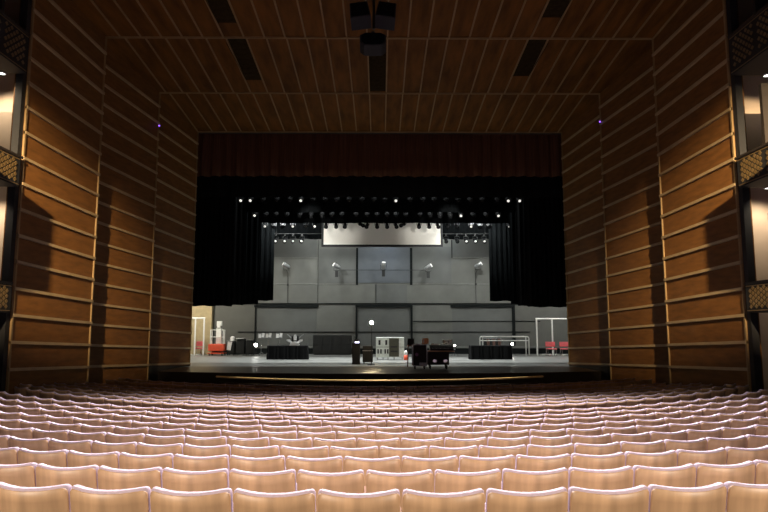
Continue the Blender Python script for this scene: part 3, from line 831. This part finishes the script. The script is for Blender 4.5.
# lectern with a lit display, and a crate beside it
Y = 32.4
w = (X_at(360, Y)-X_at(352.3, Y))/2; h = Z_at(343.5, Y)-STAGE
t = thing('lectern', 'narrow black lectern with a glowing bluish display near the bare bulb', 'lectern', at(356.2, Y))
mb = MB(); mb.box(-w, w, -0.2, 0.2, 0.04, h); mb.box(-w-.02, w+.02, -0.22, 0.22, 0, 0.04); mb.build('body', M['black'], t)
mb = MB(); mb.box(-w-0.02, w+0.02, -0.24, 0.22, h+0.001, h+0.03); mb.build('top', M['black'], t)
mb = MB(); mb.box(-0.10, 0.16, -0.02, 0.02, h+0.03, h+0.2); m_ = mb.build('monitor', M['black'], t)
mb = MB(); mb.box(-0.06, 0.15, -0.036, -0.022, h+0.02, h+0.10); mb.build('display', M['bluescreen'], m_)
Y = 32.7
w = (X_at(373, Y)-X_at(363, Y))/2; h = Z_at(345.8, Y)-STAGE
t = thing('flight_case', 'upright black case standing just behind the bare bulb stand', 'case', at(367.8, Y), group='black flight cases on the stage')
mb = MB(); mb.box(-w, w, -0.25, 0.25, 0.10, h); mb.build('body', M['black'], t, bevel=0.015)
mb = MB(); mb.box(-w-0.006, w+0.006, -0.256, 0.256, h*0.72, h*0.72+0.03); mb.build('edging', M['grey'], t)
for sx in (-1, 1):
    for sy in (-1, 1):
        mb = MB(); mb.lathe([(0.04, -0.02), (0.05, 0), (0.04, 0.02)], mtx=Matrix.Translation((sx*(w-.07), sy*0.18, 0.05)) @ Matrix.Rotation(PI/2, 4, 'Y'), n=10); mb.box(sx*(w-.07)-.03, sx*(w-.07)+.03, sy*.18-.03, sy*.18+.03, 0.08, 0.102); mb.build('caster', M['darkgrey'], t)

# ghost light
Y = 31.7
g = at(371.5, Y); zb = Z_at(323, Y)-STAGE
t = thing('ghost_light', 'bare bulb glowing on a thin black stand at centre stage', 'lamp', g)
mb = MB(); mb.lathe([(0.20, 0), (0.20, 0.02), (0.03, 0.05), (0.02, 0.10)], n=20); mb.build('base', M['black'], t)
mb = MB(); mb.tube([(0, 0, 0.08), (0, 0, zb-0.14)], 0.016, 8); mb.build('pole', M['black'], t)
mb = MB(); mb.lathe([(0.03, -0.16), (0.035, -0.10), (0.03, -0.07)], (0, 0, zb), n=12); mb.build('socket', M['black'], t)
mb = MB(); mb.lathe([(0.03, -0.068), (0.065, -0.04), (0.095, 0.01), (0.09, 0.05), (0.05, 0.095), (0.0, 0.105)], (0, 0, zb), n=16); mb.build('bulb', M['bulb'], t, smooth=True)

# pale rack of cabinets on wheels
Y = 37.4
xa, xb = X_at(376, Y), X_at(404, Y); w = (xb-xa)/2; h = Z_at(337.3, Y)-STAGE
t = thing('wheeled_rack', 'pale grey wheeled rack with dark slots and a dark middle door', 'rack', ((xa+xb)/2, Y, STAGE))
mb = MB(); mb.box(-w, w, -0.3, 0.3, 0.14, h); mb.build('body', M['speakergrey'], t, bevel=0.015)
sl = 1/(28)
def fx(p): return -w+2*w*(p-376)/28
mb = MB(); mb.box(fx(389), fx(398.8), -0.34, -0.301, 0.18, h-0.05); d = mb.build('dark_door', M['olive'], t)
mb = MB()
for z in (0.3, 0.5): mb.box(fx(390.5), fx(397.2), -0.352, -0.341, h*z-0.04+0.1, h*z+0.04+0.1)
mb.build('louvre', M['darkgrey'], d)
for p in (378.5, 385.2):
    mb = MB(); mb.box(fx(p), fx(p+2), -0.31, -0.302, h*0.66, h*0.88); mb.build('slot', M['black'], t)
for p in (377.4, 380.2, 384.4, 387.0):
    mb = MB(); mb.box(fx(p), fx(p+1.5), -0.31, -0.302, h*0.27, h*0.47); mb.build('slot', M['black'], t)
mb = MB(); mb.box(-w-.003, w+.003, -0.306, -0.300, h*0.56, h*0.575); mb.build('divider', M['darkgrey'], t)
for p in (377.5, 383, 388, 394, 402):
    mb = MB(); x = fx(p); mb.lathe([(0.06, -0.025), (0.07, 0), (0.06, 0.025)], mtx=Matrix.Translation((x, -0.2, 0.07)) @ Matrix.Rotation(PI/2, 4, 'Y'), n=10); mb.box(x-.03, x+.03, -.23, -.17, .1, .142); mb.build('caster', M['grey'], t)
# canister
Y = 36.6
t = thing('canister', 'small red and white canister between the pale rack and the mixing desk', 'canister', at(405.6, Y))
mb = MB(); mb.lathe([(0.10, 0), (0.11, 0.02), (0.11, 0.30)], n=14); mb.build('body', M['redpaint'], t, smooth=True)
mb = MB(); mb.lathe([(0.111, 0.3), (0.111, 0.46), (0.06, 0.54), (0.04, 0.56)], n=14); mb.build('shoulder', M['white'], t, smooth=True)

# mixing desk: two cases and a tray with the console
Y = 28.6
sA = thing('flight_case', 'black flight case with silver edges and purple dot, left half of the mixing desk', 'case', at(419.3, Y), 0, 'black flight cases on the stage')
w = (X_at(426, Y)-X_at(412.4, Y))/2; h = Z_at(344.5, Y)-STAGE
def casebody(t, w, h, d, z0, edges=True):
    mb = MB(); mb.box(-w, w, -d, d, z0, h); mb.build('body', M['black'], t)
    if edges:
        mb = MB(); e = 0.018
        for x in (-w, w):
            for y in (-d, d): mb.box(x-e, x+e, y-e, y+e, z0-0.005, h+0.005)
        for z in (z0, h):
            for y in (-d, d): mb.box(-w+e+.001, w-e-.001, y-e, y+e, z-e, z+e)
        mb.build('edging', M['grey'], t)
    for sx in (-1, 1):
        for sy in (-1, 1):
            x, y = sx*(w-0.10), sy*(d-0.10)
            mb = MB(); mb.lathe([(0.05, -0.022), (0.06, 0), (0.05, 0.022)], mtx=Matrix.Translation((x, y, 0.06)) @ Matrix.Rotation(PI/2, 4, 'Y'), n=10); mb.box(x-.035, x+.035, y-.035, y+.035, 0.09, z0-.021); mb.build('caster', M['darkgrey'], t)
casebody(sA, w, h, 0.35, 0.16)
mb = MB(); mb.lathe([(0.0, 0), (0.075, 0), (0.075, 0.008), (0, 0.008)], mtx=Matrix.Translation((-w+0.17, -0.352, h*0.6)) @ Matrix.Rotation(PI/2, 4, 'X')); mb.build('round_sticker', mat('purple_sticker', (0.20, 0.08, 0.22), 0.5), sA)
mb = MB(); mb.box(-w+0.28, w-0.02, -0.378, -0.37, 0.17, 0.30); mb.build('lower_plate', M['grey'], sA)
sB = thing('flight_case', 'black flight case with two silver latches, right half of the mixing desk', 'case', at(437.7, Y), 0, 'black flight cases on the stage')
w2 = (X_at(448, Y)-X_at(427.4, Y))/2; h2 = Z_at(351.5, Y)-STAGE
casebody(sB, w2, h2, 0.38, 0.20, edges=False)
for x in (-0.24, 0.40):
    mb = MB(); mb.box(w2*x*1.6-0.09, w2*x*1.6+0.09, -0.395, -0.381, h2*0.40, h2*0.40+0.12); mb.build('latch', M['chrome'], sB)
mb = MB(); mb.box(-w2-0.02, w2+0.25, -0.45, 0.4, h2+0.001, h2+0.05); mb.build('tray', M['beige'], sB)
mb = MB(); mb.box(-w2+0.0, w2+0.22, -0.458, -0.451, h2+0.01, h2+0.042); mb.build('tray_lip', M['orange'], sB)
t = thing('mixing_console', 'black sound mixing console sloping on the beige tray of the mixing desk', 'mixing console', (sB.location.x+0.12, Y, STAGE+h2+0.052))
mb = MB(); R = Matrix.Rotation(PI/2, 4, 'Z')
mb.verts([Vector(v) for v in [(-w2, -0.40, 0), (w2+.10, -0.40, 0), (w2+.10, 0.36, 0), (-w2, 0.36, 0), (-w2, -0.40, 0.07), (w2+.10, -0.40, 0.07), (w2+.10, 0.36, 0.22), (-w2, 0.36, 0.22)]],
         [(3, 2, 1, 0), (4, 5, 6, 7), (0, 1, 5, 4), (1, 2, 6, 5), (2, 3, 7, 6), (3, 0, 4, 7)])
mb.build('chassis', M['black'], t)
for i in range(16):
    x = -w2+0.08+i*(2*w2)/16
    mb = MB(); mb.box(x-0.012, x+0.012, -0.33, -0.30, 0.087, 0.11); mb.build('fader', M['white'] if i % 3 == 0 else M['grey'], t)
mb = MB(); mb.box(w2+0.102, w2+0.17, -0.38, -0.30, 0.03, 0.09); mb.build('side_cheek', M['white'], t)
# papers and cable coil on the console
t = thing('paper_sheets', 'white loose paper sheets lying on the mixing console', 'paper', (sB.location.x-0.12, Y+0.12, STAGE+h2+0.315))
for i, (x, rz_) in enumerate(((-0.05, 0.2), (0.10, -0.3))):
    mb = MB(); mb.box(x-0.15, x+0.15, -0.1, 0.1, 0.006*i, 0.006*i+0.004, Matrix.Rotation(math.radians(12), 4, 'X') @ Matrix.Rotation(rz_, 4, 'Z')); mb.build('sheet', M['paper'], t)
pts = []
for i in range(60):
    a = i*0.55; r = 0.16+0.03*math.sin(i*1.3)
    pts.append((r*1.3*math.cos(a), 0.5*r*math.sin(a), 0.10+0.10*math.sin(i*0.9)+0.02*math.cos(a*2)))
o = MB().tube(pts, 0.011, 5).build('cable', M['white']); o.location = (sB.location.x+0.44, Y+0.10, STAGE+h2+0.315)
tag(o, 'tangled white cable on the right of the mixing console', 'cable')
t = thing('table_lamp', 'small amber box lamp on the left end of the mixing desk', 'lamp', (X_at(425.3, Y), Y-0.05, STAGE+h+0.022))
mb = MB(); mb.box(-0.13, 0.13, -0.12, 0.12, 0, 0.03); mb.build('base', M['orange'], t)
mb = MB(); mb.prism([(-0.14, 0.03), (0.14, 0.03), (0.15, 0.20), (0.10, 0.27), (-0.14, 0.25)], -0.1, 0.1); mb.build('shade', M['orange'], t, bevel=0.015)
mb = MB(); mb.box(-0.12, -0.06, -0.115, -0.101, 0.06, 0.23); mb.build('front_strip', M['beige'], t)
# dark stool behind the desk on the left
Yk = 30.2
t = thing('stool', 'dark wooden stool standing behind the left end of the mixing desk', 'stool', at(411, Yk))
hk = Z_at(345, Yk)-STAGE
mb = MB(); mb.box(-0.17, 0.17, -0.17, 0.17, hk-0.05, hk); mb.build('seat', M['arm'], t)
mb = MB(); mb.box(-0.16, 0.16, 0.13, 0.17, hk+0.001, hk+0.30); mb.build('backrest', M['darkgrey'], t)
for sx in (-1, 1):
    for sy in (-1, 1):
        mb = MB(); mb.tube([(sx*0.17, sy*0.17, 0), (sx*0.13, sy*0.13, hk-0.05)], 0.02, 6); mb.build('leg', M['arm'], t)

# white railing
Y = 42.0
xa, xb = X_at(479.8, Y), X_at(528.8, Y); h = Z_at(336.6, Y)-STAGE
t = thing('pipe_railing', 'white pipe railing with rounded ends behind the right black table', 'railing', ((xa+xb)/2, Y, STAGE))
w = (xb-xa)/2
mb = MB(); r = 0.12
pts = [(-w, 0, 0)]+[(-w+r-r*math.cos(q), 0, h-r+r*math.sin(q)) for q in [i*PI/8 for i in range(5)]]+[(w-r+r*math.sin(q), 0, h-r+r*math.cos(q)) for q in [i*PI/8 for i in range(5)]]+[(w, 0, 0)]
mb.tube(pts, 0.04, 8); mb.build('outer_rail', M['white'], t, smooth=True)
hm = Z_at(340.6, Y)-STAGE
mb = MB(); mb.tube([(-w, 0, hm), (w, 0, hm)], 0.032, 8); mb.build('mid_rail', M['white'], t)
for x in (-w+0.2, w-0.2):
    mb = MB(); mb.tube([(x, 0, 0), (x, 0, h)], 0.028, 8); mb.build('post', M['white'], t)
Y2 = 43.6
t = thing('garment_rack', 'low rack of brown and dark garments seen through the white railing', 'rack', at(492, Y2))
h3 = Z_at(338.2, Y2)-STAGE; w3 = (X_at(501, Y2)-X_at(483, Y2))/2
mb = MB()
for sx in (-1, 1):
    mb.tube([(sx*w3, 0, 0), (sx*w3, 0, h3)], 0.02, 6); mb.tube([(sx*w3, -0.25, 0.02), (sx*w3, 0.25, 0.02)], 0.02, 6)
mb.tube([(-w3, 0, h3), (w3, 0, h3)], 0.02, 6); mb.build('frame', M['grey'], t)
for i in range(6):
    x = -w3+0.14+i*(2*w3-0.28)/5
    mb = MB(); mb.prism([(x-0.10, 0.45), (x+0.10, 0.45), (x+0.09, h3-0.10), (x, h3-0.021), (x-0.09, h3-0.10)], -0.18, 0.18)
    mb.build('garment', M['brownCloth'] if i % 2 else M['darkgrey'], t, bevel=0.02)

# ------------------------------------------------------------------ lights
def light(kind, name, loc, power, col=(1, 1, 1), aim=None, **kw):
    d = bpy.data.lights.new(name, kind); d.energy = power; d.color = col
    for k, v in kw.items(): setattr(d, k, v)
    o = bpy.data.objects.new(name, d); COL.objects.link(o); o.location = loc
    if aim is not None:
        o.rotation_euler = (Vector(aim)-Vector(loc)).to_track_quat('-Z', 'Y').to_euler()
    return o
R_ = math.radians
# house lights over the seats
for sx in (-1, 1):
    light('SPOT', 'house_light_rear', (sx*8.0, -3.0, 7.2), 5600, (1, 0.85, 0.71), (sx*1.0, 3.8, 1.2), spot_size=R_(46), spot_blend=1.0, shadow_soft_size=0.6)
for x in (-4.5, 4.5):
    light('SPOT', 'house_light_top', (x, 14.8, 12.3), 22500, (0.97, 0.93, 0.98), (x*0.4, 9.4, 0.5), spot_size=R_(86), spot_blend=1.0, shadow_soft_size=0.6)
# balcony-rail lamps that rake the portal panels
for sx in (-1, 1):
    light('SPOT', 'portal_light', (sx*6.2, 1.0, EYE+7.6), 52000, (1, 0.74, 0.44), (sx*11.9, 18.0, EYE+3.0), spot_size=R_(27.0), spot_blend=0.9, shadow_soft_size=0.12)
for x, y, z in DL:
    k_ = DL.index((x, y, z)); light('SPOT', 'box_light', (math.copysign(10.95, x), y-0.1, z-0.08), (120, 150, 150, 10)[k_], (1, 0.84, 0.62), (x*1.0, 17.7, z-2.2), spot_size=R_(120), spot_blend=0.8, shadow_soft_size=0.06)
o = light('SPOT', 'rail_fill', (0, 22.3, 12.5), 6500, (1, 0.86, 0.62), (0, 22.3, 0.9), spot_size=R_(60), spot_blend=0.3, shadow_soft_size=0.1)  # added lamp with a flattened beam, brightens the brass handrail
o.rotation_euler = (0, 0, 0); o.scale = (1, 0.17, 1)
# stage work lights
for x in (-6.2, 6.2):
    light('AREA', 'work_light', (x, 39.2, 9.9), 560, (0.97, 1.0, 0.97), (x, 45.5, 3.0), size=0.8)
for x in (-4.5, 0, 4.5):
    light('AREA', 'work_light', (x, 43.0, 10.4), 110, (0.97, 1.0, 0.97), (x, 45.5, 6.0), size=0.8)
for x in (-5.4, -1.8, 1.8, 5.4):
    light('SPOT', 'work_light', (x, 37.4, 15.5), 5200, (0.97, 1.0, 0.98), (x, 37.9, 0), spot_size=R_(84), spot_blend=0.6, shadow_soft_size=0.3)
    light('SPOT', 'work_light', (x, 34.8, 15.5), 2200, (0.97, 1.0, 0.98), (x, 33.9, 0), spot_size=R_(84), spot_blend=0.6, shadow_soft_size=0.3)
light('AREA', 'wing_light', (-12.5, 40, 7), 430, (1, 0.93, 0.78), (-13, 44.9, 3), size=0.8)
light('AREA', 'wing_light', (12.5, 40, 7), 300, (1, 0.98, 0.92), (13, 44.5, 2), size=0.8)
light('SPOT', 'blue_wash', (4.9, 43.6, 10.6), 90, (0.6, 0.75, 1), (4.9, 45.5, 8.6), spot_size=R_(45), spot_blend=1, shadow_soft_size=0.1)
light('SPOT', 'blue_wash', (0.4, 43.6, 10.6), 160, (0.55, 0.7, 1), (0.4, 45.5, 7.8), spot_size=R_(60), spot_blend=1, shadow_soft_size=0.1)
for x in (-4.5, 4.5):
    light('SPOT', 'screen_wash', (x, 33.5, 9.35), 900, (1, 0.97, 0.90), (x*0.75, 40.2, 8.8), spot_size=R_(38), spot_blend=0.9, shadow_soft_size=0.1)
sc.world = bpy.data.worlds.new('world'); sc.world.use_nodes = True
sc.world.node_tree.nodes['Background'].inputs[0].default_value = (0.02, 0.018, 0.016, 1)
sc.world.node_tree.nodes['Background'].inputs[1].default_value = 0.15

# ------------------------------------------------------------------ camera and view
cd = bpy.data.cameras.new('camera'); cd.sensor_width = 36; cd.lens = FPX/768*36; cd.clip_end = 200
co = bpy.data.objects.new('camera', cd); COL.objects.link(co)
co.location = (0, 0, EYE); co.rotation_euler = (PI/2+TILT, 0, YAW)
sc.camera = co
sc.view_settings.view_transform = 'Standard'; sc.view_settings.look = 'None'
sc.view_settings.exposure = 0; sc.view_settings.gamma = 1; sc.view_settings.use_curve_mapping = False
